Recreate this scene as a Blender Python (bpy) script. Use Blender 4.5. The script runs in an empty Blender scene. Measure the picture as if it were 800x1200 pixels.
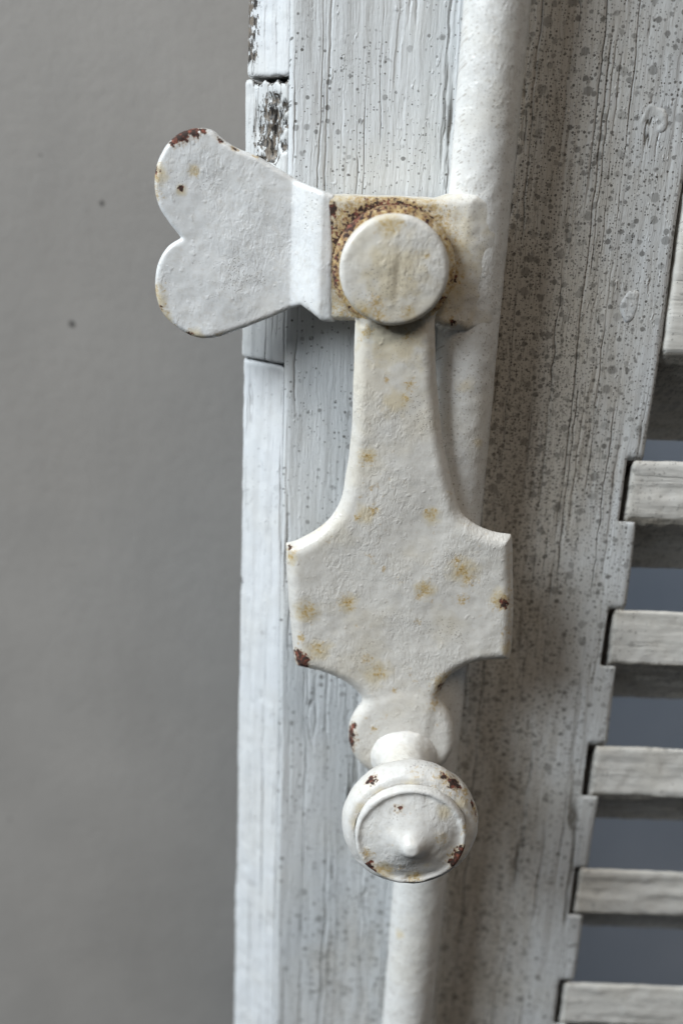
import bpy, math
import numpy as np

MM = 0.001
scene = bpy.context.scene
COL = scene.collection

# ------------------------------------------------------------------ camera
cam_d = bpy.data.cameras.new('camera')
cam = bpy.data.objects.new('camera', cam_d)
COL.objects.link(cam)
cam_d.sensor_fit = 'VERTICAL'
cam_d.sensor_height = 36.0
cam_d.lens = 36.0
cam_d.clip_start = 0.01
cam_d.clip_end = 50.0
PITCH, ROLL = math.radians(18.9), math.radians(2.1)
fw = np.array([0, math.cos(PITCH), -math.sin(PITCH)])
u0 = np.array([0, math.sin(PITCH), math.cos(PITCH)])
r0 = np.array([1.0, 0, 0])
rt = r0 * math.cos(ROLL) + u0 * math.sin(ROLL)
up = u0 * math.cos(ROLL) - r0 * math.sin(ROLL)
from mathutils import Matrix, Vector
cam.matrix_world = Matrix(((rt[0], up[0], -fw[0], 0.0), (rt[1], up[1], -fw[1], -0.250),
                           (rt[2], up[2], -fw[2], 0.0), (0, 0, 0, 1)))
cam_d.dof.use_dof = True
cam_d.dof.focus_distance = 0.238
cam_d.dof.aperture_fstop = 7.2
scene.camera = cam
scene.cycles.max_bounces = 5
scene.cycles.diffuse_bounces = 3
scene.cycles.glossy_bounces = 2

# ------------------------------------------------------------------ world and light
world = bpy.data.worlds.new('World')
scene.world = world
world.use_nodes = True
bg = world.node_tree.nodes['Background']
bg.inputs[1].default_value = 0.145
wt = world.node_tree                 # dim room: pale above, dark floor below
w_tc = wt.nodes.new('ShaderNodeTexCoord')
w_sep = wt.nodes.new('ShaderNodeSeparateXYZ')
w_map = wt.nodes.new('ShaderNodeMapRange')
w_map.interpolation_type = 'SMOOTHSTEP'
w_map.inputs[1].default_value, w_map.inputs[2].default_value = -0.15, 0.55
w_mix = wt.nodes.new('ShaderNodeMix')
w_mix.data_type = 'RGBA'
w_mix.inputs[6].default_value = (0.05, 0.045, 0.04, 1)
w_mix.inputs[7].default_value = (0.74, 0.85, 1.0, 1)
wt.links.new(w_tc.outputs['Generated'], w_sep.inputs[0])
wt.links.new(w_sep.outputs[2], w_map.inputs[0])
wt.links.new(w_map.outputs[0], w_mix.inputs[0])
wt.links.new(w_mix.outputs[2], bg.inputs[0])

def area_light(name, loc, target, size, size_y, power, colour):
    d = bpy.data.lights.new(name, 'AREA')
    d.shape = 'RECTANGLE'
    d.size = size
    d.size_y = size_y
    d.energy = power
    d.color = colour
    o = bpy.data.objects.new(name, d)
    COL.objects.link(o)
    o.location = loc
    v = Vector(target) - Vector(loc)
    o.rotation_euler = v.to_track_quat('-Z', 'Y').to_euler()
    return o

area_light('window_light', (-1.36, -0.74, 1.08), (0, 0, -0.05), 1.2, 0.8, 59, (0.87, 0.945, 1.0))
area_light('warm_fill_light', (0.55, -1.35, 1.9), (0, 0, -0.1), 1.0, 0.7, 13.0, (1.0, 0.83, 0.63))  # unseen warm lamp added in front to fill the shadows

scene.view_settings.view_transform = 'Standard'
scene.view_settings.look = 'None'
scene.view_settings.exposure = -0.08
scene.view_settings.gamma = 1.0
scene.view_settings.use_curve_mapping = False

# ------------------------------------------------------------------ numeric helpers
def _hash(ix, iy, iz, seed):
    h = (ix.astype(np.int64) * 374761393 + iy.astype(np.int64) * 668265263 +
         iz.astype(np.int64) * 2147483647 + seed * 1274126177) & 0xFFFFFFFF
    h = ((h ^ (h >> 13)) * 1274126177) & 0xFFFFFFFF
    h = h ^ (h >> 16)
    return (h & 0xFFFF) / 65535.0

def vnoise(p, scale, seed=0):
    """smooth value noise in -1..1; p (n,3), scale in cells per mm (scalar or 3)"""
    q = p * np.asarray(scale)
    i = np.floor(q)
    f = q - i
    f = f * f * f * (f * (f * 6 - 15) + 10)
    i = i.astype(np.int64)
    r = 0
    for a in (0, 1):
        wa = f[:, 0] if a else 1 - f[:, 0]
        for b in (0, 1):
            wb = f[:, 1] if b else 1 - f[:, 1]
            for c in (0, 1):
                wc = f[:, 2] if c else 1 - f[:, 2]
                r = r + wa * wb * wc * _hash(i[:, 0] + a, i[:, 1] + b, i[:, 2] + c, seed)
    return r * 2 - 1

def spline(pts, n=6):
    p = np.array(pts, float)
    q = np.vstack([2 * p[0] - p[1], p, 2 * p[-1] - p[-2]])
    out = []
    for i in range(1, len(q) - 2):
        a, b, c, d = q[i - 1], q[i], q[i + 1], q[i + 2]
        for t in np.arange(n) / n:
            out.append(0.5 * (2 * b + (c - a) * t + (2 * a - 5 * b + 4 * c - d) * t * t + (3 * b - a - 3 * c + d) * t ** 3))
    return out

def outline(*chains):
    out = []
    for c in chains:
        out += spline(c)
        out.append(np.array(c[-1], float))
    return np.array(out)

def poly_sdf(poly, x, z):
    x, z = np.broadcast_arrays(x, z)
    d = np.full(x.shape, 1e9)
    ins = np.zeros(x.shape, bool)
    n = len(poly)
    for i in range(n):
        ax, az = poly[i]
        bx, bz = poly[(i + 1) % n]
        ex, ez = bx - ax, bz - az
        l2 = ex * ex + ez * ez
        if l2 < 1e-12:
            continue
        wx, wz = x - ax, z - az
        t = np.clip((wx * ex + wz * ez) / l2, 0, 1)
        d = np.minimum(d, (wx - ex * t) ** 2 + (wz - ez * t) ** 2)
        if abs(ez) > 1e-12:
            c = ((az > z) != (bz > z)) & (x < ex * (z - az) / ez + ax)
            ins ^= c
    d = np.sqrt(d)
    return np.where(ins, -d, d)

def extr(d2, w, r):
    """rounded extrusion: 2D distance d2, slab distance w, edge radius r"""
    a, b = d2 + r, w + r
    return np.hypot(np.maximum(a, 0), np.maximum(b, 0)) + np.minimum(np.maximum(a, b), 0) - r

def smin(a, b, k):
    h = np.maximum(k - np.abs(a - b), 0) / k
    return np.minimum(a, b) - h * h * k * 0.25

def smax(a, b, k):
    return -smin(-a, -b, k)

def sdf_mesh(fn, lo, hi, h, newton=2):
    """surface nets over fn(x,y,z)<0; returns verts (mm) and quads"""
    ax = [np.arange(lo[k] - 2 * h, hi[k] + 3 * h, h) for k in range(3)]
    S = fn(ax[0][:, None, None], ax[1][None, :, None], ax[2][None, None, :])
    S = np.ascontiguousarray(np.broadcast_to(S, [len(a) for a in ax])).astype(np.float32)
    I = S < 0
    cnt = np.zeros([s - 1 for s in S.shape], np.int8)
    for a in (0, 1):
        for b in (0, 1):
            for c in (0, 1):
                cnt += I[a:I.shape[0] - 1 + a, b:I.shape[1] - 1 + b, c:I.shape[2] - 1 + c]
    act = (cnt > 0) & (cnt < 8)
    ci = np.argwhere(act)
    vid = np.full(act.shape, -1, np.int32)
    vid[act] = np.arange(len(ci))
    acc = np.zeros((len(ci), 3))
    num = np.zeros(len(ci))
    cor = [(a, b, c) for a in (0, 1) for b in (0, 1) for c in (0, 1)]
    val = {k: S[ci[:, 0] + k[0], ci[:, 1] + k[1], ci[:, 2] + k[2]].astype(float) for k in cor}
    for p in cor:
        for axis in range(3):
            if p[axis]:
                continue
            q = list(p); q[axis] = 1; q = tuple(q)
            s0, s1 = val[p], val[q]
            m = (s0 < 0) != (s1 < 0)
            t = np.where(m, s0 / np.where(m, s0 - s1, 1), 0)
            pt = np.tile(np.array(p, float), (len(ci), 1))
            pt[:, axis] = t
            acc += pt * m[:, None]
            num += m
    V = (ci + acc / num[:, None]) * h + np.array([a[0] for a in ax])
    F = []
    for axis in range(3):
        o1, o2 = (axis + 1) % 3, (axis + 2) % 3
        sl0 = [slice(None)] * 3; sl1 = [slice(None)] * 3
        sl0[axis] = slice(0, -1); sl1[axis] = slice(1, None)
        A, B = I[tuple(sl0)], I[tuple(sl1)]
        e = np.argwhere(A != B)
        e = e[(e[:, o1] > 0) & (e[:, o2] > 0) & (e[:, o1] < S.shape[o1] - 1) & (e[:, o2] < S.shape[o2] - 1)]
        flip = I[e[:, 0], e[:, 1], e[:, 2]]
        def cell(d1, d2):
            k = e.copy(); k[:, o1] -= d1; k[:, o2] -= d2
            return vid[k[:, 0], k[:, 1], k[:, 2]]
        q = np.stack([cell(1, 1), cell(0, 1), cell(0, 0), cell(1, 0)], 1)
        q[~flip] = q[~flip][:, ::-1]
        F.append(q)
    F = np.vstack(F)
    e = h * 0.2
    for _ in range(newton):
        f0 = fn(V[:, 0], V[:, 1], V[:, 2])
        g = np.stack([(fn(V[:, 0] + e * (k == 0), V[:, 1] + e * (k == 1), V[:, 2] + e * (k == 2)) - f0) / e for k in range(3)], 1)
        l2 = np.maximum((g * g).sum(1), 0.2)
        V = V - np.clip(f0 / l2, -h * 0.6, h * 0.6)[:, None] * g
    return V, F

def vnormals(V, F):
    n = np.cross(V[F[:, 2]] - V[F[:, 0]], V[F[:, 3]] - V[F[:, 1]])
    N = np.zeros_like(V)
    for k in range(4):
        np.add.at(N, F[:, k], n)
    return N / np.maximum(np.linalg.norm(N, axis=1), 1e-9)[:, None]

def link_mesh(name, V, F, mat, parent=None, attrs=None, origin=(0, 0, 0)):
    """V in mm, world coordinates; origin = parent origin in mm"""
    me = bpy.data.meshes.new(name)
    W = (np.asarray(V) - np.asarray(origin)) * MM
    me.vertices.add(len(W))
    me.vertices.foreach_set('co', W.astype(np.float32).ravel())
    F = np.asarray(F)
    k = F.shape[1]
    me.loops.add(F.size)
    me.loops.foreach_set('vertex_index', F.astype(np.int32).ravel())
    me.polygons.add(len(F))
    me.polygons.foreach_set('loop_start', (np.arange(len(F)) * k).astype(np.int32))
    me.polygons.foreach_set('loop_total', np.full(len(F), k, np.int32))
    me.polygons.foreach_set('use_smooth', np.ones(len(F), bool))
    me.update(calc_edges=True)
    for an, av in (attrs or {}).items():
        at = me.attributes.new(an, 'FLOAT', 'POINT')
        at.data.foreach_set('value', np.asarray(av, np.float32))
    me.materials.append(mat)
    o = bpy.data.objects.new(name, me)
    COL.objects.link(o)
    if parent:
        o.parent = parent
    return o

def spots(V, lst):
    """linear cones: 1 at the spot's centre, 0 at its rim, down to -1.5"""
    r = np.full(len(V), -1.5)
    for s in lst:
        c, rad = np.array(s[:3]), s[3]
        r = np.maximum(r, 1 - np.linalg.norm(V - c, axis=1) / rad)
    return r

def wide(lst, k=1.9):
    return [(a, b, c, r * k) for (a, b, c, r) in lst]

def at(y, pts):
    return [(x, y, z, r) for (x, z, r) in pts]

# ------------------------------------------------------------------ material helpers
class NT:
    def __init__(s, name):
        s.m = bpy.data.materials.new(name)
        s.m.use_nodes = True
        s.t = s.m.node_tree
        s.b = s.t.nodes['Principled BSDF']
        tc = s.n('ShaderNodeTexCoord')
        vm = s.n('ShaderNodeVectorMath', operation='SCALE')
        vm.inputs['Scale'].default_value = 1000.0
        s.l(tc.outputs['Object'], vm.inputs[0])
        s.co = vm.outputs[0]
    def n(s, typ, **kw):
        nd = s.t.nodes.new(typ)
        for k, v in kw.items():
            setattr(nd, k, v)
        return nd
    def l(s, a, b):
        s.t.links.new(a, b)
    def put(s, sock, v):
        if hasattr(v, 'is_linked') or isinstance(v, bpy.types.NodeSocket):
            s.l(v, sock)
        else:
            sock.default_value = v
    def map(s, scale, off=(0, 0, 0), vec=None):
        nd = s.n('ShaderNodeMapping')
        nd.inputs['Scale'].default_value = scale if hasattr(scale, '__len__') else (scale,) * 3
        nd.inputs['Location'].default_value = off
        s.l(vec or s.co, nd.inputs[0])
        return nd.outputs[0]
    def noise(s, scale, off=(0, 0, 0), detail=3, rough=0.55, dist=0.0, vec=None):
        nd = s.n('ShaderNodeTexNoise')
        nd.inputs['Scale'].default_value = 1.0
        nd.inputs['Detail'].default_value = detail
        nd.inputs['Roughness'].default_value = rough
        nd.inputs['Distortion'].default_value = dist
        s.l(s.map(scale, off, vec), nd.inputs['Vector'])
        return nd.outputs['Fac']
    def voro(s, scale, off=(0, 0, 0), feature='F1', rnd=1.0):
        nd = s.n('ShaderNodeTexVoronoi', feature=feature, voronoi_dimensions='2D')
        nd.inputs['Scale'].default_value = 1.0
        nd.inputs['Randomness'].default_value = rnd
        s.l(s.map(scale, off, s.flat()), nd.inputs['Vector'])
        return nd
    def flat(s):
        """(x, z) of the face that looks at the viewer, for speckles"""
        if not hasattr(s, '_flat'):
            a, b = s.n('ShaderNodeSeparateXYZ'), s.n('ShaderNodeCombineXYZ')
            s.l(s.co, a.inputs[0])
            s.l(s.math('MULTIPLY_ADD', a.outputs[1], 0.31, a.outputs[0]), b.inputs[0])
            s.l(s.math('MULTIPLY_ADD', a.outputs[1], 0.47, a.outputs[2]), b.inputs[1])
            s._flat = b.outputs[0]
        return s._flat
    def math(s, op, a, b=0.0, c=0.0, clamp=False):
        nd = s.n('ShaderNodeMath', operation=op, use_clamp=clamp)
        s.put(nd.inputs[0], a); s.put(nd.inputs[1], b); s.put(nd.inputs[2], c)
        return nd.outputs[0]
    def ramp(s, v, a, b, lo=0.0, hi=1.0, smooth=True):
        nd = s.n('ShaderNodeMapRange', interpolation_type='SMOOTHSTEP' if smooth else 'LINEAR')
        s.put(nd.inputs[0], v)
        nd.inputs[1].default_value = a; nd.inputs[2].default_value = b
        nd.inputs[3].default_value = lo; nd.inputs[4].default_value = hi
        return nd.outputs[0]
    def attr(s, name):
        return s.n('ShaderNodeAttribute', attribute_name=name).outputs['Fac']
    def mix(s, f, a, b):
        nd = s.n('ShaderNodeMix', data_type='RGBA')
        s.put(nd.inputs[0], f)
        for sk, v in ((nd.inputs[6], a), (nd.inputs[7], b)):
            s.put(sk, v if not isinstance(v, tuple) else tuple(v) + (1.0,) if len(v) == 3 else v)
        return nd.outputs[2]
    def bump(s, h, dist, strength=1.0, normal=None):
        nd = s.n('ShaderNodeBump')
        nd.inputs['Distance'].default_value = dist * MM
        nd.inputs['Strength'].default_value = strength
        s.l(h, nd.inputs['Height'])
        if normal:
            s.l(normal, nd.inputs['Normal'])
        return nd.outputs[0]
    def out(s, col, rough, normal=None, spec=0.5):
        s.put(s.b.inputs['Base Color'], col)
        s.put(s.b.inputs['Roughness'], rough)
        s.b.inputs['Specular IOR Level'].default_value = spec
        if normal:
            s.l(normal, s.b.inputs['Normal'])
        return s.m

def metal_paint(name, base=(0.74, 0.715, 0.67), cream=(0.67, 0.585, 0.42), cream_amt=0.5, seed=0.0, rust_amt=1.0, speck=0.0):
    """thick old white oil paint over rusting iron; attributes stain, rust, chip shape the wear"""
    t = NT(name)
    o = (seed, seed * 1.7, seed * 0.6)
    big = t.noise(0.07, o, 3)
    mid = t.noise(0.35, o, 4)
    fine = t.noise(1.6, o, 4, 0.6)
    st = t.attr('stain')
    s1 = t.math('ADD', st, t.math('MULTIPLY', t.math('SUBTRACT', mid, 0.5), 1.6))
    stain = t.ramp(s1, -0.15, 0.75, 0, 0.85)
    stain = t.math('MAXIMUM', stain, t.ramp(big, 0.48, 0.72, 0, cream_amt))
    col = t.mix(stain, base, cream)
    # ochre bleeding
    ru = t.math('ADD', t.math('SUBTRACT', t.attr('rust'), 0.42), t.math('MULTIPLY', t.math('SUBTRACT', t.noise(1.25, (seed, 3, 7), 7, 0.80), 0.5), 5.5))
    bleed = t.ramp(ru, -0.20, 0.75, 0, 0.90)
    col = t.mix(bleed, col, (0.53, 0.36, 0.12))
    core = t.ramp(ru, 0.66, 1.20, 0, 0.9)
    col = t.mix(core, col, (0.24, 0.10, 0.035))
    # small random ochre spots
    sp = t.math('MULTIPLY', t.ramp(t.noise(0.42, (7 + seed, 3, 5), 5, 0.62), 0.60, 0.74), t.ramp(t.noise(0.11, (2, seed, 9), 2), 0.46, 0.62))
    sp = t.math('MULTIPLY', sp, 0.75 * rust_amt)
    col = t.mix(sp, col, (0.52, 0.34, 0.12))
    # pin holes and fly specks
    v = t.voro(1.05, o)
    ph = t.math('MULTIPLY', t.ramp(v.outputs['Distance'], 0.07, 0.14, 1, 0), t.ramp(t.noise(0.10, (1, 8, seed), 2), 0.56, 0.68))
    col = t.mix(t.math('MULTIPLY', ph, 0.65), col, (0.16, 0.13, 0.10))
    if speck:
        for k, (sc, r) in enumerate(((0.8, 0.16), (1.5, 0.16))):
            v2 = t.voro(sc, (seed + k * 4.1, 2.0, 0))
            sp2 = t.n('ShaderNodeSeparateColor')
            t.l(v2.outputs['Color'], sp2.inputs[0])
            on2 = t.ramp(t.math('ADD', sp2.outputs[0], t.math('MULTIPLY', t.noise(0.03, (k, seed, 4), 3), 0.8)), 0.90, 1.0)
            m2 = t.math('MULTIPLY', t.ramp(t.math('DIVIDE', v2.outputs['Distance'], t.math('MULTIPLY_ADD', sp2.outputs[1], r, r * 0.4)), 0.7, 1.1, 1, 0), on2)
            col = t.mix(t.math('MULTIPLY', m2, speck), col, (0.20, 0.15, 0.10))
    # general dirt veil
    col = t.mix(t.ramp(t.noise(0.8, (4, 4, seed), 5, 0.65), 0.42, 0.8, 0, 0.34), col, (0.46, 0.41, 0.33))
    # chips to metal/red lead
    cf = t.math('ADD', t.attr('chip'), t.math('MULTIPLY', t.math('SUBTRACT', t.noise(1.05, o, 4, 0.6), 0.5), 2.6))
    chip = t.ramp(cf, 0.20, 0.30)
    chipcol = t.mix(t.ramp(t.noise(1.1, (5, 1, seed), 4), 0.45, 0.66), (0.05, 0.03, 0.024), (0.26, 0.085, 0.055))
    rim = t.math('MULTIPLY', t.ramp(cf, -0.15, 0.2), 0.5)
    col = t.mix(rim, col, (0.55, 0.40, 0.24))
    col = t.mix(chip, col, chipcol)
    # relief
    patch = t.ramp(t.noise(0.07, (seed, 5, 5), 2), 0.40, 0.62, 0.15, 1.0)
    h = t.math('MULTIPLY', t.noise(0.30, o, 1, 0.4), 0.9)
    ridge = t.noise((0.75, 0.75, 0.40), o, 2, 0.5, 1.5)
    h = t.math('MULTIPLY_ADD', ridge, t.math('MULTIPLY', patch, 0.85), h)
    h = t.math('MULTIPLY_ADD', t.noise(0.9, (seed, 8, 1), 1, 0.5, 0.8), t.math('MULTIPLY', patch, 0.25), h)
    h = t.math('MULTIPLY_ADD', t.ramp(t.noise(0.55, (seed, 6, 2), 1), 0.62, 0.80), 0.30, h)   # drips and grit under the paint
    h = t.math('MULTIPLY_ADD', t.ramp(t.noise(1.5, (seed, 2, 6), 1), 0.66, 0.80), 0.13, h)
    h = t.math('MULTIPLY_ADD', ph, -0.7, h)
    h = t.math('MULTIPLY_ADD', chip, -0.9, h)
    h = t.math('MULTIPLY_ADD', core, t.math('MULTIPLY', t.noise(3.0, o, 3), 0.5), h)
    nrm = t.bump(h, 0.36, 0.62)
    rough = t.math('MAXIMUM', t.ramp(fine, 0.3, 0.7, 0.27, 0.42), t.math('MULTIPLY', t.math('MAXIMUM', chip, bleed), 0.85))
    return t.out(col, rough, nrm, 0.45)

def wood_paint(name, axis='z', base=(0.755, 0.785, 0.81), dirt=(0.40, 0.325, 0.225), seed=0.0, crack=1.0, speck=1.0, veil=0.15, relief=0.9):
    """brushed paint on grained softwood; attribute mould shapes mildew and brown tint, veil browns it"""
    t = NT(name)
    o = (seed, seed * 1.3, seed * 0.7)
    def g(a, l):           # a across the grain, l along it
        return (a, a, l) if axis == 'z' else (l, a, a)
    browning = t.attr('browning')
    wn = t.n('ShaderNodeTexNoise')
    wn.inputs['Scale'].default_value = 1.0
    wn.inputs['Detail'].default_value = 3.0
    t.l(t.map(g(0.16, 0.10), (seed, 3, 1)), wn.inputs['Vector'])
    wv = t.n('ShaderNodeVectorMath', operation='MULTIPLY_ADD')
    t.l(wn.outputs['Color'], wv.inputs[0])
    wv.inputs[1].default_value = (1.7, 1.7, 1.7)
    t.l(t.co, wv.inputs[2])
    warp = wv.outputs[0]
    # grain ridges
    n1 = t.noise(g(0.20, 0.015), o, 3, 0.5, vec=warp)
    n2 = t.noise(g(0.80, 0.045), o, 4, 0.6, vec=warp)
    n3 = t.noise(g(2.2, 0.14), o, 3, 0.6, vec=warp)
    # cracks: contour lines of a stretched noise, broken along their length
    def crackline(a, l, off, w, lvl):
        f = t.noise(g(a, l), off, 1.5, 0.4, vec=warp)
        d = t.math('ABSOLUTE', t.math('SUBTRACT', f, lvl))
        return t.ramp(d, 0.0, w, 1, 0), t.ramp(d, 0.0, w * 4.0, 1, 0)
    br = t.ramp(t.noise(g(0.12, 0.016), (3 + seed, 1, 4), 3), 0.46, 0.58)
    br2 = t.ramp(t.noise(g(0.16, 0.02), (9 + seed, 5, 4), 3), 0.50, 0.60)
    br3 = t.ramp(t.noise(g(0.25, 0.03), (4 + seed, 5, 8), 3), 0.46, 0.60)
    c1, g1 = crackline(0.17, 0.0022, (seed, 4, 2), 0.013, 0.5)
    c2, g2 = crackline(0.30, 0.0040, (seed + 5, 2, 2), 0.014, 0.47)
    groove = t.math('MAXIMUM', t.math('MULTIPLY', g1, br), t.math('MULTIPLY', t.math('MULTIPLY', g2, br2), 0.7))
    groove = t.math('MULTIPLY', groove, crack)
    crk = t.math('MAXIMUM', t.math('MULTIPLY', c1, br), t.math('MULTIPLY', c2, br2))
    crk = t.math('MULTIPLY', t.math('MULTIPLY', crk, br3), crack)
    col = t.mix(t.ramp(n2, 0.45, 0.75, 0, 0.14), base, (base[0] * 0.80, base[1] * 0.80, base[2] * 0.81))
    col = t.mix(t.ramp(t.noise(0.05, o, 4), 0.4, 0.7, 0, 0.30), col, (base[0] * 0.92, base[1] * 0.87, base[2] * 0.78))
    # brown-grey veil of mildew
    blotch = t.math('MULTIPLY_ADD', t.math('SUBTRACT', t.noise(g(0.22, 0.06), o, 5, 0.65), 0.5), 0.8, browning)
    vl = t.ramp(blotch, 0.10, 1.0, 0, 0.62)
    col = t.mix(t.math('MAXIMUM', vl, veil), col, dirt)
    # streaks of dirt held in the grain
    streak = t.math('MULTIPLY', t.ramp(n3, 0.50, 0.70), t.ramp(blotch, 0.30, 1.0, 0.0, 0.50))
    col = t.mix(streak, col, (0.13, 0.115, 0.09))
    # mildew spots at four sizes
    spotmask = None
    for k, (sc, r, dens, dark) in enumerate(((0.22, 0.19, 0.55, 0.55), (0.40, 0.20, 0.60, 0.70), (0.80, 0.20, 0.62, 0.85), (1.4, 0.20, 0.55, 0.95))):
        v = t.voro(sc, (seed + 3.3 * k, 1.0, 2.0 * k))
        # ragged rim, random radius and presence by cell
        sep = t.n('ShaderNodeSeparateColor')
        t.l(v.outputs['Color'], sep.inputs[0])
        clus = t.math('MULTIPLY', t.math('SUBTRACT', t.noise(0.09, (seed, 2.0 * k, 5), 3), 0.5), 1.1)
        pres = t.math('ADD', t.math('ADD', sep.outputs[0], clus), t.math('MULTIPLY', blotch, 0.78))
        on = t.ramp(pres, 1.18 - dens * 0.35, 1.24 - dens * 0.35)
        rr = t.math('MULTIPLY_ADD', sep.outputs[1], r * 1.1, r * 0.45)
        dd = t.math('ADD', v.outputs['Distance'], t.math('MULTIPLY', t.math('SUBTRACT', t.noise(sc * 6, o, 2), 0.5), r * 0.9))
        q = t.math('DIVIDE', dd, rr)
        m = t.math('MULTIPLY', t.ramp(q, 0.75, 1.1, 1, 0), on)
        m = t.math('MULTIPLY', m, t.math('MULTIPLY_ADD', sep.outputs[2], dark * 0.55, dark * 0.5))
        spotmask = m if spotmask is None else t.math('MAXIMUM', spotmask, m)
    spotmask = t.math('MULTIPLY', spotmask, speck)
    col = t.mix(spotmask, col, (0.075, 0.068, 0.058))
    col = t.mix(t.math('MULTIPLY', crk, 0.85), col, (0.10, 0.085, 0.065))
    ex = t.attr('bare')
    be = t.math('ADD', ex, t.math('MULTIPLY', t.math('SUBTRACT', t.noise(g(1.4, 0.55), o, 5, 0.7), 0.5), 4.0))
    bm = t.ramp(be, 0.30, 0.42)
    col = t.mix(bm, col, t.mix(t.ramp(t.noise(g(1.3, 0.25), (3, 2, 1), 4), 0.42, 0.6), (0.025, 0.022, 0.02), (0.24, 0.20, 0.16)))
    # relief
    h = t.math('MULTIPLY', n1, 0.6)
    h = t.math('MULTIPLY_ADD', n2, 0.65, h)
    h = t.math('MULTIPLY_ADD', n3, 0.16, h)
    h = t.math('MULTIPLY_ADD', t.noise(0.9, o, 3), 0.16, h)
    h = t.math('MULTIPLY_ADD', t.ramp(t.noise(g(0.9, 0.35), (seed, 7, 3), 2), 0.66, 0.78), 0.35, h)
    h = t.math('MULTIPLY_ADD', crk, -0.7, h)
    h = t.math('MULTIPLY_ADD', groove, -0.60, h)
    h = t.math('MULTIPLY_ADD', bm, -0.8, h)
    nrm = t.bump(h, 0.55, relief)
    rough = t.math('MAXIMUM', t.ramp(n2, 0.3, 0.7, 0.42, 0.58), t.math('MULTIPLY', t.math('MAXIMUM', spotmask, vl), 0.75))
    return t.out(col, rough, nrm, 0.4)

def wall_material():
    t = NT('grey_plaster')
    big = t.noise(0.006, (3, 1, 2), 4)
    mid = t.noise(0.03, (0, 5, 1), 5, 0.6)
    col = t.mix(t.ramp(big, 0.35, 0.65), (0.335, 0.316, 0.297), (0.39, 0.369, 0.347))
    col = t.mix(t.ramp(mid, 0.4, 0.7, 0, 0.20), col, (0.28, 0.27, 0.26))
    col = t.mix(t.ramp(t.noise((0.035, 0.035, 0.005), (2, 2, 8), 4), 0.45, 0.7, 0, 0.14), col, (0.26, 0.245, 0.23))
    col = t.mix(t.ramp(t.noise(0.30, (5, 2, 8), 4, 0.7), 0.58, 0.75, 0, 0.35), col, (0.22, 0.21, 0.20))
    for (x, z, r) in WALL_PITS:
        d = t.n('ShaderNodeVectorMath', operation='DISTANCE')
        t.l(t.co, d.inputs[0])
        d.inputs[1].default_value = (x, 0, z)
        dd = t.math('ADD', d.outputs['Value'], t.math('MULTIPLY', t.noise(0.4, (x, 0, z), 2), 1.5))
        col = t.mix(t.ramp(dd, r * 0.6, r * 1.3, 0.85, 0), col, (0.045, 0.042, 0.04))
    h = t.math('MULTIPLY_ADD', t.noise(0.25, (1, 1, 1), 5, 0.6), 0.4, mid)
    return t.out(col, 0.9, t.bump(h, 1.8, 0.25), 0.2)

# ------------------------------------------------------------------ setting: the wall behind
WALL_Y = 90.0
WALL_PITS = [(x, z, r) for (x, z), r in zip([(-79.77, -15.28), (-91.26, -54.17), (-98.55, -1.53), (-98.42, -107.65), (-73.72, -176.01), (-125.57, -248.93), (-115.71, -230.98)], (1.6, 1.9, 1.1, 0.8, 0.9, 1.2, 1.0))]
def slab(name, x0, x1, y0, y1, mat, label):
    z0, z1 = -1100, 700
    V = np.array([(x, y, z) for x in (x0, x1) for y in (0, y1 - y0) for z in (z0, z1)], float)
    F = np.array([(0, 4, 5, 1), (2, 3, 7, 6), (0, 1, 3, 2), (4, 6, 7, 5), (1, 5, 7, 3), (0, 2, 6, 4)])
    o = link_mesh(name, V, F, mat)
    o.data.polygons.foreach_set('use_smooth', np.zeros(6, bool))
    o.location = (0, y0 * MM, 0)
    o['kind'] = 'structure'
    o['label'] = label
    return o
slab('wall', -900, 30, WALL_Y, WALL_Y + 60, wall_material(), 'plain grey plastered wall left of the shutter, out of focus')
def gap_material():
    t = NT('gap_blue_grey')
    col = t.mix(t.ramp(t.noise(0.01, (1, 2, 3), 4), 0.35, 0.65), (0.43, 0.49, 0.59), (0.49, 0.55, 0.65))
    return t.out(col, 0.8, None, 0.2)
slab('gap_backdrop', -400, 900, WALL_Y + 62, WALL_Y + 90, gap_material(), 'blue grey surface seen through the gaps between the slats')  # added surface, made up to give the gaps their blue-grey tone

# ------------------------------------------------------------------ the louvred shutter
SH0 = (25.0, 15.0, -330.0)            # base of the shutter, mm
shutter = bpy.data.objects.new('louvred_shutter', None)
COL.objects.link(shutter)
shutter.location = [c * MM for c in SH0]
shutter['label'] = 'weathered white wooden louvred shutter with mildew specks, behind the iron latch'
shutter['category'] = 'shutter'

TOP, BOT = 75.0, -320.0
TAN = math.tan(math.radians(48))
SLAT_TOP = [-68.3 - 41.4 * k for k in range(6)]
SLAT_H = 16.0

def stile_sdf(x, y, z):
    # slight hand-planed waviness along the right edge
    ex = 76.3 + 0.25 * np.sin(z * 0.11) + 0.2 * np.sin(z * 0.047 + 1)
    d2 = np.maximum(np.abs(z - (TOP + BOT) / 2) - (TOP - BOT) / 2, np.maximum(-15.4 - x, x - ex))
    d = extr(d2, np.abs(y - 14) - 14, 1.3)
    zz = z + y * TAN
    for k, zt in enumerate(SLAT_TOP):
        a = 0.35 * math.sin(k * 2.3)
        n = np.maximum(np.maximum(zz - (zt + 0.45), (zt - SLAT_H - 0.5) - zz) * 0.67, 71.6 + a - x)
        d = smax(d, -n, 0.8)
    return d

V, F = sdf_mesh(stile_sdf, (-16, 0, BOT), (77.5, 28, TOP), 0.6, 2)
N = vnormals(V, F)
V = V + N * (vnoise(V, (0.22, 0.22, 0.03), 3) * 0.16 + vnoise(V, (0.6, 0.6, 0.08), 5) * 0.08)[:, None]
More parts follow.
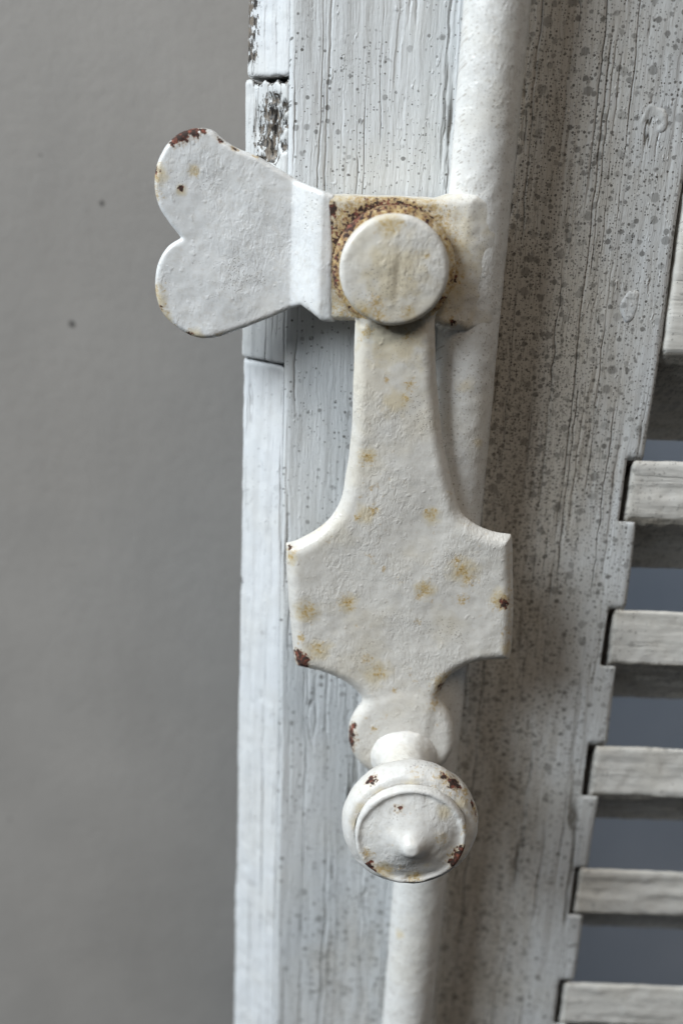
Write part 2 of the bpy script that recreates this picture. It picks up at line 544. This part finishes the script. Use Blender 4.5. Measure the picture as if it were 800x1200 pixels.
# mildew: strongest right of the rod between the pivot block and the first slats, fading to the right edge and upwards
x, z = V[:, 0], V[:, 2]
sm = lambda a, b, v: np.clip((v - a) / (b - a), 0, 1) ** 2 * (3 - 2 * np.clip((v - a) / (b - a), 0, 1))
m_right = sm(27, 36, x) * (1 - 0.62 * sm(46, 76, x))
m_vert = 0.62 + 0.38 * np.exp(-((z + 55) / 45) ** 2)
m_low = 0.42 * sm(-150, -215, z) * (1 - sm(30, 60, x)) * sm(-14, 2, x)
browning = np.maximum(m_right * (m_vert + 0.10), m_low) + 0.10 * vnoise(V, (0.05, 0.05, 0.03), 9) + 0.05
browning = np.where(x < 26, np.maximum(browning, 0.14), browning)
M_STILE = wood_paint('stile_paint', seed=1.0)
M_PLUG = wood_paint('filler_paint', seed=2.0, crack=0.0, speck=0.6)
slot_dark = np.where((V[:, 1] > 1.2) & (x > 70.0) & (x < 75.6) & (V[:, 1] < 26.5), 3.0, -1.5)     # unpainted mortises, coloured dark to deepen the shade in the slots
stile = link_mesh('stile', V, F, M_STILE, shutter, {'browning': browning, 'bare': slot_dark}, SH0)
stile['label'] = 'vertical shutter board, bluish white left of the rod, brown mildew right of it'

# two blistered filler plugs on the stile
def plug(cx, cz, a, b, seed):
    def f(x, y, z):
        ang = np.arctan2((z - cz) / b, (x - cx) / a)
        q = np.hypot((x - cx) / a, (z - cz) / b) / (1 + 0.08 * np.sin(ang * 3 + seed) + 0.05 * np.sin(ang * 5 + 2 * seed))
        ring = np.hypot((q - 1) * (a + b) / 2 * 0.8, (y - 0.36) * 1.0) - 0.64 * (0.85 + 0.3 * np.sin(ang * 2 + seed))
        core = extr((q - 0.9) * (a + b) / 2, np.abs(y - 0.3) - 0.55, 0.3)
        return smin(ring, core, 0.5)
    V, F = sdf_mesh(f, (cx - a - 2, -1.5, cz - b - 2), (cx + a + 2, 1.5, cz + b + 2), 0.3)
    V = V + vnormals(V, F) * (vnoise(V, 0.3, seed + 4) * 0.2 + vnoise(V, 1.3, seed + 3) * 0.06)[:, None]
    return link_mesh('filler_plug', V, F, M_PLUG, stile, {'browning': np.full(len(V), 0.42), 'bare': np.full(len(V), -1.5)}, SH0)
(pl1, pl2) = [(67.52, 11.24), (67.32, -30.43)]
plug(pl1[0], pl1[1], 2.5, 3.3, 2)
plug(pl2[0], pl2[1], 1.9, 3.0, 5)

# chamfered edge strip, in three lengths: the middle one is an older patch
def strip_sdf(z0, z1, lead, proud):
    def f(x, y, z):
        xl = -25.3 + lead + (z - 34) * 0.0122
        ch = ((-15.2 - x) * 0.62 - (y - 0.9 + proud) * 0.78)       # chamfer facing left and front
        d = smax(-ch * -1.0, xl - x, 1.0)
        d = smax(d, x + 15.3, 0.3)
        d = smax(d, y - 27.5, 1.0)
        d = smax(d, 0.9 - proud - y, 1.0)
        d = smax(d, np.maximum(z0 - z, z - z1), 1.1)
        return d
    return f
M_STRIP = wood_paint('edge_strip_paint', seed=4.0, base=(0.76, 0.78, 0.80), speck=0.35, crack=0.9, veil=0.06)
M_PATCH = wood_paint('edge_patch_paint', seed=7.0, base=(0.70, 0.72, 0.73), speck=0.4, crack=1.0, veil=0.12)
(z_hi, z_lo) = (17.3, -48.6)
for (z0, z1, lead, proud, mat, bare, lab) in (
        (z_hi + 0.5, TOP, 0.0, 0.0, M_STRIP, [(-25.23, 35.14, 2.29), (-25.03, 32.56, 2.30), (-25.02, 29.96, 2.50), (-25.00, 27.33, 2.32), (-25.18, 24.68, 2.33), (-25.17, 22.02, 1.95)], None),
        (z_lo + 0.4, z_hi, -0.45, 0.25, M_PATCH, [(-20.32, 6.33, 3.78), (-20.49, 3.71, 3.39), (-19.86, 1.09, 2.80), (-19.57, 9.51, 3.36), (-19.21, 12.64, 2.36), (-16.49, 2.72, 1.60), (-16.24, 11.46, 1.58), (-16.18, 7.77, 1.59), (-22.80, 17.25, 1.76), (-19.67, 17.54, 1.76), (-16.93, 17.45, 1.57), (-22.05, -0.49, 1.81), (-22.77, -36.72, 0.42)], 'cracked length of edge strip with dark bare wood'),
        (BOT, z_lo, 0.1, 0.0, M_STRIP, [(-27.79, -65.00, 1.53), (-27.96, -109.94, 1.84), (-28.65, -138.33, 1.67)], None)):
    V, F = sdf_mesh(strip_sdf(z0, z1, lead, proud), (-32, 0, z0), (-15, 28, z1), 0.5)
    V = V + vnormals(V, F) * (vnoise(V, (0.5, 0.5, 0.05), 11) * 0.22 + vnoise(V, 0.35, 4) * 0.12)[:, None]
    bs = spots(V * np.array([1, 0, 1]), [(a, 0.0, b, r) for (a, b, r) in bare])
    V = V - vnormals(V, F) * (np.clip(bs + 0.7 * vnoise(V, (0.4, 0.4, 0.14), 8), 0, 0.9) * (1.5 if lab else 0.0))[:, None]
    o = link_mesh('edge_strip', V, F, mat, shutter, {'browning': np.full(len(V), 0.05), 'bare': bs}, SH0)
    if lab:
        o['label'] = lab

# top rail
def rail_sdf(x, y, z):
    d = smax(77.0 - x, x - 215, 1.0)
    d = smax(d, np.maximum(-y + 0.25, y - 27), 1.2)
    d = smax(d, z - TOP, 1.0)
    return smax(d, (-41.2 - (z + y * TAN)) * 0.67, 1.2)
V, F = sdf_mesh(rail_sdf, (76, 0, -75), (216, 28, TOP), 0.9)
V = V + vnormals(V, F) * (vnoise(V, (0.05, 0.4, 0.4), 21) * 0.25)[:, None]
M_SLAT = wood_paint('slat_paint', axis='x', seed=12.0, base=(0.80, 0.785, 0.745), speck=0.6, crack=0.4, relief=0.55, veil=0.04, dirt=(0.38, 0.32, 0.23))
rail = link_mesh('rail', V, F, M_SLAT, shutter, {'browning': 0.1 + 0.65 * (vnormals(V, F)[:, 2] < -0.4), 'bare': np.full(len(V), -1.5)}, SH0)  # underside of the rail tinted browner and darker than its front

# slats
slat_meshes = []
def slat_sdf(x, y, z):
    zz = z + y * TAN
    d = smax(zz * 0.67, (-SLAT_H - zz) * 0.67, 0.9)
    d = smax(d, np.maximum(-y + 0.15, y - 19.5), 0.9)
    return smax(d, np.maximum(73.2 - x, x - 215), 0.9)
Vs, Fs = sdf_mesh(slat_sdf, (72.5, 0, -42), (216, 20, 1), 0.7)
Ns = vnormals(Vs, Fs)
for k, zt in enumerate(SLAT_TOP):
    off = np.array([0.45 * math.sin(k * 1.9) + (0.5 if k in (2, 3) else 0), 0.25 * math.sin(k * 3.1), zt + 0.2 * math.sin(k * 2.7)])
    W = Vs + Ns * (vnoise(Vs, (0.06, 0.35, 0.35), 31 + k) * 0.30 + vnoise(Vs, (0.3, 0.3, 0.3), 51 + k) * 0.16 + vnoise(Vs, 0.8, 71 + k) * 0.10)[:, None] + off
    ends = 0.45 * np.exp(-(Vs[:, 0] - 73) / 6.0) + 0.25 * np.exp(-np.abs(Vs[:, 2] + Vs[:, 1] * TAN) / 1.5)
    link_mesh('slat', W, Fs, M_SLAT, shutter, {'browning': -0.02 + ends + 0.65 * (Ns[:, 2] < -0.4), 'bare': np.full(len(W), -1.5)}, SH0)  # faces looking down get extra brown, darkening each slat's underside

# ------------------------------------------------------------------ the iron latch
L0 = (27.0, -10.0, -310.0)
latch = bpy.data.objects.new('espagnolette_latch', None)
COL.objects.link(latch)
latch.location = [c * MM for c in L0]
latch['label'] = 'white painted rusting iron latch with heart plate, hanging handle and long rod'
latch['category'] = 'latch'

ROD_Y = -10.0
def rod_x(z):
    return 28.9 + (z - 33) * 0.0137
def rod_r(z):
    return 7.0 + 0.0016 * (33 - z)
def rod_sdf(x, y, z):
    d = np.hypot(x - rod_x(z), y - ROD_Y) - rod_r(z)
    return np.maximum(d, np.maximum(z - 70, -300 - z))
V, F = sdf_mesh(rod_sdf, (15, -19, -300), (38, -1, 70), 0.55)
V = V + vnormals(V, F) * (vnoise(V, (0.15, 0.15, 0.03), 61) * 0.18 + vnoise(V, 0.4, 62) * 0.08)[:, None]
M_ROD = metal_paint('rod_paint', base=(0.77, 0.76, 0.735), cream_amt=0.18, seed=3.0, rust_amt=0.3, speck=0.45)
rod = link_mesh('rod', V, F, M_ROD, latch,
    {'stain': spots(V, at(-16, [(19.93, -204.89, 3.35), (18.95, -209.39, 1.93), (27.51, -47.74, 3.15), (31.58, -61.87, 2.81)])) - 0.25,
     'rust': spots(V, wide(at(-16, [(19.72, -205.49, 1.20), (22.87, -23.71, 1.33), (23.99, -34.11, 0.97)]))), 'chip': np.full(len(V), -1.5)}, L0)

# heart plate
HEART_Y = -9.5     # front face
BLOCK_Y = -17.2
h_pts = [(-11.86, -4.67), (-17.06, -1.96), (-21.83, 0.57), (-26.20, 1.85), (-29.41, 3.52), (-31.85, 5.38), (-35.05, 5.80), (-38.83, 4.79), (-42.29, 1.65), (-44.28, -2.54), (-44.77, -7.10), (-43.91, -11.11), (-41.67, -14.75), (-39.01, -17.84)]
h_pts2 = [(-39.01, -17.84), (-42.17, -20.03), (-44.41, -23.92), (-45.11, -28.77), (-44.24, -33.62), (-41.53, -37.48), (-36.57, -40.29), (-31.55, -40.30), (-25.54, -38.29), (-19.56, -35.88), (-14.02, -33.31)]
f_top = [(-4.02, -7.11), (-7.58, -5.99)]
f_bot = [(-10.97, -31.81), (-8.62, -32.87), (-5.86, -34.51), (-3.14, -34.60)]
hp = outline(h_pts, h_pts2)
hp = np.vstack([hp, f_bot, f_top])
PIN = (9.38, -21.79)
(b_tl, b_bl) = [(-5.86, -7.15), (-5.44, -34.24)]
def heart_sdf(x, y, z):
    d2 = poly_sdf(hp, x, z)
    lump = 0.35 * np.sin(x * 0.31 + z * 0.17) * np.sin(z * 0.27)
    t = np.clip((x - (-13.8)) / 7.2, 0, 1)
    fy = HEART_Y + (BLOCK_Y + 0.2 - HEART_Y) * (0.35 * t + 0.65 * t * t * (3 - 2 * t))
    return extr(d2, (np.abs(y - (fy + 2.4) + lump * 0.6) - 2.4) * (1 - 0.3 * (t > 0) * (t < 1)), 1.3)
V, F = sdf_mesh(heart_sdf, (-58, -19, -45), (-2, -3, 12), 0.38)
V = V + vnormals(V, F) * (vnoise(V, 0.10, 71) * 0.20 + vnoise(V, 0.5, 72) * 0.05)[:, None]
M_HEART = metal_paint('heart_paint', base=(0.77, 0.775, 0.775), cream_amt=0.12, seed=5.0, rust_amt=0.2)
hy = HEART_Y
link_mesh('heart_plate', V, F, M_HEART, latch,
    {'stain': spots(V, at(hy, [(-43.94, -4.34, 2.68), (-44.59, -31.67, 3.18), (-43.51, -36.56, 2.80), (-35.56, -40.25, 2.41), (-35.53, -3.14, 1.91), (-38.64, -7.25, 1.54)])),
     'rust': spots(V, wide(at(hy + 1, [(-44.70, -4.38, 1.73), (-44.98, -8.05, 1.74), (-44.93, -29.85, 1.59), (-44.44, -34.75, 1.60), (-41.72, -38.43, 1.41), (-37.33, -41.08, 1.61), (-29.67, -40.80, 1.61), (-21.63, -37.70, 1.20), (-35.68, -3.15, 0.96), (-26.69, 2.21, 0.95), (-21.93, 0.58, 0.76)]))),
     'chip': spots(V, wide(at(hy, [(-39.79, 3.70, 1.51), (-38.08, 4.46, 1.70), (-35.81, 5.25, 1.51), (-33.73, 5.67, 0.94), (-38.64, -7.07, 0.58), (-44.49, -3.45, 0.95), (-44.05, -34.01, 0.80), (-37.37, -40.12, 1.00), (-29.60, 3.69, 0.76), (-26.39, 2.02, 0.76)]), 1.35))}, L0)

# pivot block: folded up from the heart, with a sleeve round the rod
zc, zh = (b_tl[1] + b_bl[1]) / 2, (b_tl[1] - b_bl[1]) / 2
def block_sdf(x, y, z):
    dz = np.abs(z - zc) - zh - 0.02 * np.maximum(x, 0) * 0
    # solid block
    core = extr(np.maximum(dz, np.maximum(b_tl[0] - x, x - 26)), np.abs(y + 9.4) - 7.6, 1.5)
    sleeve = extr(dz, np.hypot(x - rod_x(z), y - ROD_Y) - (rod_r(z) - 0.25), 0.6)
    return smin(core, sleeve, 5.0)
V, F = sdf_mesh(block_sdf, (-14, -20, zc - zh - 3), (38, 0, zc + zh + 3), 0.38)
V = V + vnormals(V, F) * (vnoise(V, 0.2, 75) * 0.20 + vnoise(V, 0.55, 76) * 0.10)[:, None]
M_BLOCK = metal_paint('block_paint', base=(0.75, 0.73, 0.69), cream_amt=0.40, seed=6.0, rust_amt=0.6, speck=0.4)
pr_ = np.hypot(V[:, 0] - PIN[0], V[:, 2] - PIN[1])
pa_ = np.arctan2(V[:, 2] - PIN[1], V[:, 0] - PIN[0])
ringw = np.where(V[:, 1] < -15.5, 1.45 - np.abs(pr_ - 12.6) / 5.5, -1.5) - 0.55 * (1 - np.cos(pa_ - math.radians(125))) * 0.8
link_mesh('pivot_block', V, F, M_BLOCK, latch,
    {'stain': np.maximum(spots(V, [(PIN[0], BLOCK_Y, PIN[1], 24)]) * 1.1, spots(V, at(BLOCK_Y, [(-6.75, -8.43, 1.67), (-6.24, -33.12, 1.35), (-6.15, -29.32, 1.53), (-2.50, -7.57, 2.23)]))),
     'rust': np.maximum(ringw, spots(V, wide(at(BLOCK_Y, [(-5.40, -10.16, 2.61), (-5.82, -14.86, 2.63), (-5.29, -19.96, 1.89), (-5.06, -27.39, 1.53), (6.84, -8.66, 2.60), (16.23, -10.12, 2.23), (22.76, -23.59, 1.90), (23.03, -33.01, 0.96)])))),
     'chip': np.maximum(ringw * 0.9 - 0.80, spots(V, wide(at(BLOCK_Y, [(-6.33, -10.02, 1.30), (-4.64, -10.32, 1.49), (-5.84, -14.14, 1.50), (-5.31, -12.86, 1.12), (-6.14, -16.51, 1.32), (22.58, -23.78, 1.14), (23.65, -33.56, 0.77), (-1.59, -28.40, 0.76)]), 1.35)))}, L0)

# handle: eye, flared plate, lobe
HF = -22.6         # front of handle
left = [(1.33, -34.70), (1.37, -45.39), (1.37, -55.61), (1.28, -63.68), (0.70, -69.45), (-0.29, -75.33), (-2.35, -79.65), (-5.87, -83.21), (-9.85, -85.95), (-13.07, -87.16)]
leftedge = [(-13.07, -87.16), (-12.75, -93.93), (-11.95, -104.66), (-10.69, -116.14), (-9.77, -119.64)]
leftlow = [(-9.77, -119.64), (-4.88, -120.62), (-0.59, -122.10), (3.32, -124.33), (6.20, -127.09), (7.83, -130.41), (9.73, -134.49), (12.23, -141.81)]
rightlow = [(23.74, -141.33), (25.65, -133.82), (26.34, -127.95), (26.96, -124.31), (28.64, -120.90), (32.23, -117.92), (36.33, -116.34), (43.03, -115.83)]
rightedge = [(43.03, -115.83), (43.50, -111.61), (42.49, -97.97), (41.03, -83.96), (39.89, -82.49)]
right = [(39.89, -82.49), (36.02, -82.00), (31.87, -80.45), (28.44, -77.60), (26.49, -72.62), (24.39, -65.25), (22.77, -58.81), (21.52, -51.68), (20.19, -43.15), (19.23, -34.05)]
hpoly = outline(left, leftedge, leftlow, rightlow, rightedge, right)
hpoly = np.vstack([hpoly, [(right[-1][0] - 0.5, right[-1][1] + 9), (left[0][0] + 0.5, left[0][1] + 9)]])
LOBE = (17.58, -138.10)
HANDLE_T = 5.2
def handle_sdf(x, y, z):
    d2 = poly_sdf(hpoly, x, z)
    eye2 = np.hypot(x - PIN[0], z - PIN[1]) - 13.4
    wob = 0.25 * np.sin(z * 0.21) * np.sin(x * 0.19 + 1)
    yc = HF + HANDLE_T / 2
    w = np.abs(y - yc + wob) - HANDLE_T / 2
    # edges are hammered to a broad soft chamfer
    body = extr(d2, w, 1.5)
    body = smax(body, (d2 + w) * 0.7071 + 1.5, 0.9)
    eye = extr(eye2, np.abs(y - yc + 0.1) - 2.2, 1.6)
    lob = extr(np.hypot((x - LOBE[0]) * 0.985, z - LOBE[1]) - 13.4, np.abs(y - yc - 0.2) - 2.8, 2.6)
    return smin(smin(body, eye, 1.0), lob, 1.6)
V, F = sdf_mesh(handle_sdf, (-16, -25, -158), (46, -14, -6), 0.36)
V = V + vnormals(V, F) * (vnoise(V, 0.09, 81) * 0.20 + vnoise(V, 0.45, 82) * 0.045 + vnoise(V, 0.7, 83) * 0.16 * (np.hypot(V[:, 0] - PIN[0], V[:, 2] - PIN[1]) < 14.5))[:, None]
eye_r = np.hypot(V[:, 0] - PIN[0], V[:, 2] - PIN[1])
eye_a = np.arctan2(V[:, 2] - PIN[1], V[:, 0] - PIN[0])
eye_rust = vnoise(V, 0.25, 5) * 0.8 + vnoise(V, 0.9, 6) * 0.4 + np.where(V[:, 2] > PIN[1] - 11.0, 1.75 - np.abs(eye_r - 12.6) / 2.4, -1.5) - 0.35 * (1 - np.cos(eye_a - math.radians(120)))
M_HANDLE = metal_paint('handle_paint', cream_amt=0.36, seed=8.0, rust_amt=1.25)
hand = link_mesh('handle', V, F, M_HANDLE, latch,
    {'stain': np.maximum(eye_rust * 0.6, spots(V, at(HF, [(10.20, -34.57, 11.31), (5.43, -64.13, 3.14), (12.91, -39.20, 3.79), (29.65, -91.38, 4.48), (20.58, -96.61, 3.28), (2.26, -101.15, 3.31), (-7.40, -103.80, 3.73), (-4.63, -114.03, 4.20), (9.94, -120.01, 4.65), (21.06, -78.10, 2.80), (5.62, -78.06, 3.20), (26.99, -121.68, 2.97), (38.80, -98.12, 2.87), (42.04, -111.67, 2.51), (-11.80, -90.16, 2.04), (11.62, -50.87, 4.82)]))) + 0 * sm(-70, -35, V[:, 2]),
     'rust': np.maximum(eye_rust, spots(V, wide(at(HF, [(5.43, -64.13, 1.38), (29.65, -91.38, 1.43), (31.07, -93.97, 1.43), (30.02, -99.14, 1.23), (27.84, -88.82, 1.01), (20.58, -96.61, 1.44), (19.25, -98.45, 0.82), (2.25, -100.92, 1.65), (-7.40, -103.80, 1.66), (7.38, -77.15, 1.00), (3.85, -78.98, 0.80), (-4.45, -113.09, 1.26), (7.64, -115.87, 1.05), (10.97, -119.50, 1.27), (20.83, -77.68, 1.20), (19.46, -105.45, 0.62), (14.29, -46.85, 0.96), (13.52, -50.40, 0.96), (39.53, -99.43, 1.85), (27.04, -122.40, 2.12), (26.37, -125.06, 1.70), (27.78, -120.70, 1.48), (25.26, -127.75, 1.28), (14.82, -124.33, 0.64), (-9.31, -111.43, 1.26), (-12.63, -89.10, 1.83), (43.09, -107.01, 1.87), (43.71, -113.93, 1.68), (41.50, -86.97, 1.21), (42.00, -90.23, 1.22), (42.30, -93.52, 1.22), (42.59, -96.85, 1.43), (42.94, -100.65, 1.44), (43.22, -103.81, 1.45), (43.61, -110.45, 1.46), (30.59, -79.43, 1.00), (26.06, -72.22, 0.99), (10.22, -135.69, 0.86), (13.29, -35.77, 1.13), (4.19, -35.35, 1.13)])))),
     'chip': np.maximum(eye_rust * 0.55 - 0.62, spots(V, wide(at(HF + 0.8, [(-8.81, -116.95, 2.12), (-8.35, -118.58, 1.70), (-9.48, -115.56, 1.27), (40.08, -99.77, 1.24), (-12.51, -87.44, 0.81), (26.76, -123.56, 1.06), (4.22, -137.17, 1.30), (4.53, -139.64, 1.52), (3.97, -142.16, 1.31), (5.01, -135.16, 0.87), (4.42, -114.30, 0.63)]), 1.35)))}, L0)

# pivot pin head
PF = -27.0
def pin_sdf(x, y, z):
    r = np.hypot(x - PIN[0], z - PIN[1])
    dome = 0.5 * np.clip(r / 11.7, 0, 1) ** 2
    groove = -0.16 * np.exp(-((x - PIN[0] - 0.9 - 0.04 * (z - PIN[1])) / 0.8) ** 2) * np.exp(-(r / 7.0) ** 4)
    d = extr(r - 11.75, np.abs(y + (20.5 - PF - 27 + 27) / 2 - 0 + 0.0 + 0.0) * 0 + np.maximum(PF + dome - groove - y, y + 19.5), 1.2)
    return d
V, F = sdf_mesh(pin_sdf, (PIN[0] - 13, -29, PIN[1] - 13), (PIN[0] + 13, -18, PIN[1] + 13), 0.34)
V = V + vnormals(V, F) * (vnoise(V, 0.15, 91) * 0.14 + vnoise(V, 0.6, 92) * 0.05)[:, None]
M_PIN = metal_paint('pin_paint', base=(0.76, 0.735, 0.685), cream_amt=0.45, seed=11.0, rust_amt=0.7)
under = [(PIN[0] + 11.8 * math.cos(math.radians(a)), -21.5, PIN[1] + 11.8 * math.sin(math.radians(a)), 2.2) for a in range(0, 360, 8)]
link_mesh('pivot_pin', V, F, M_PIN, latch,
    {'stain': np.maximum(spots(V, at(PF, [(7.62, -12.04, 3.94), (2.13, -31.43, 4.79), (13.19, -31.40, 3.68), (9.40, -22.15, 9.08)])) , 0 * V[:, 0] - 0.3),
     'rust': np.maximum(spots(V, under), spots(V, wide(at(PF, [(7.65, -12.56, 1.61), (9.95, -11.96, 0.89), (5.69, -28.57, 1.47), (3.57, -30.65, 1.29), (12.76, -30.32, 1.10), (6.36, -31.28, 1.47), (16.08, -18.37, 0.72)])))),
     'chip': np.full(len(V), -1.5)}, L0)

# knob: neck, ring, cap
KX, KZ = (18.27, -143.63)
def lathe_part(name, prof, mat, seed, attrs, h=0.34, lump=1.0):
    """prof: closed outline (radius, y)"""
    P = outline(*prof)
    def f(x, y, z):
        return poly_sdf(P, np.hypot(x - KX, z - KZ), y + 0 * x)
    rm = max(p[0] for c in prof for p in c)
    ys = [p[1] for c in prof for p in c]
    V, F = sdf_mesh(f, (KX - rm, min(ys), KZ - rm), (KX + rm, max(ys), KZ + rm), h)
    V = V + vnormals(V, F) * ((vnoise(V, 0.2, seed) * 0.18 + vnoise(V, 0.6, seed + 1) * 0.09) * lump)[:, None]
    return link_mesh(name, V, F, mat, hand, {k: g(V) for k, g in attrs.items()}, L0)
M_KNOB = metal_paint('knob_paint', base=(0.76, 0.745, 0.715), cream_amt=0.25, seed=14.0, rust_amt=0.5)
none = lambda V: np.full(len(V), -1.5)
KR = -49.0     # y of ring plane
KC = -55.0     # y of cap rim plane
lathe_part('knob_neck', [[(-0.5, -20), (8.6, -20)], [(8.6, -20), (8.5, -22.4), (7.4, -23.8), (6.5, -26.5), (6.2, -30), (6.3, -34), (7.2, KR + 9), (9.5, KR + 5.2)], [(9.5, KR + 5.2), (9.5, KR), (-0.5, KR)]],
    M_KNOB, 101, {'stain': none, 'rust': lambda V: spots(V, wide(at(KR + 6, [(18.29, -133.68, 1.01), (16.27, -133.77, 0.81)]))), 'chip': none})
lathe_part('knob_ring', [[(-0.5, KR + 5.5), (9.0, KR + 5.5)], [(9.0, KR + 5.5), (12.5, KR + 4.6), (14.8, KR + 2.7), (15.6, KR), (15.3, KR - 2.2), (14.2, KR - 3.9), (12.6, KR - 4.3)], [(12.6, KR - 4.3), (11.5, KR - 2.5), (-0.5, KR - 2.5)]],
    M_KNOB, 105, {'stain': lambda V: spots(V, at(KC + 1, [(6.06, -141.54, 2.72), (7.28, -138.07, 2.71), (10.96, -134.08, 2.31), (17.53, -131.12, 2.68), (29.38, -135.99, 2.69)])),
    'rust': lambda V: spots(V, wide(at(KR - 2, [(25.14, -130.78, 2.12), (27.35, -132.03, 2.12), (30.40, -133.93, 1.55), (18.72, -129.93, 1.16), (32.29, -138.39, 1.36), (32.46, -140.68, 1.17), (8.16, -135.56, 1.17), (6.57, -139.50, 1.17), (6.17, -144.13, 1.18), (15.84, -133.87, 0.97)]))),
    'chip': lambda V: spots(V, wide(at(KR - 2, [(24.74, -130.57, 0.96), (26.95, -131.82, 1.54), (28.16, -132.44, 0.97), (9.16, -131.90, 1.16), (8.42, -132.61, 0.77), (18.73, -130.15, 0.77), (32.36, -136.79, 0.78), (32.37, -139.54, 0.78)]), 1.35))})
lathe_part('knob_cap', [[(-0.5, KC + 4), (12.3, KC + 4)], [(12.3, KC + 4), (12.7, KC + 1.5), (12.6, KC + 0.2), (11.9, KC - 0.3), (10.8, KC), (8.2, KC - 0.8), (5.8, KC - 1.8), (3.8, KC - 2.9), (2.4, KC - 4.1), (1.7, KC - 4.9), (0.9, KC - 5.3), (-0.5, KC - 5.3)]],
    M_KNOB, 109, {'stain': lambda V: spots(V, at(KC, [(24.18, -142.69, 2.69), (12.72, -152.43, 3.12), (19.63, -153.77, 2.34), (25.29, -136.32, 2.28), (22.33, -150.14, 1.94), (19.04, -147.04, 2.71)])),
    'rust': lambda V: spots(V, wide(at(KC, [(12.54, -152.67, 1.75), (16.16, -151.11, 1.17), (19.67, -154.47, 1.37), (24.40, -143.14, 1.34), (29.21, -148.45, 2.32), (19.88, -141.51, 0.77), (30.95, -140.58, 1.15), (8.65, -148.42, 1.16)]))),
    'chip': lambda V: np.maximum(spots(V, wide(at(KC, [(15.35, -135.85, 0.95), (16.75, -136.91, 0.95), (14.43, -136.34, 0.57), (29.37, -147.98, 1.35), (28.52, -149.64, 1.16), (30.03, -146.33, 0.96), (9.18, -151.65, 1.17), (10.41, -153.00, 0.78), (19.88, -141.51, 0.58)]), 1.35)), -1.5 + 0 * V[:, 0])})
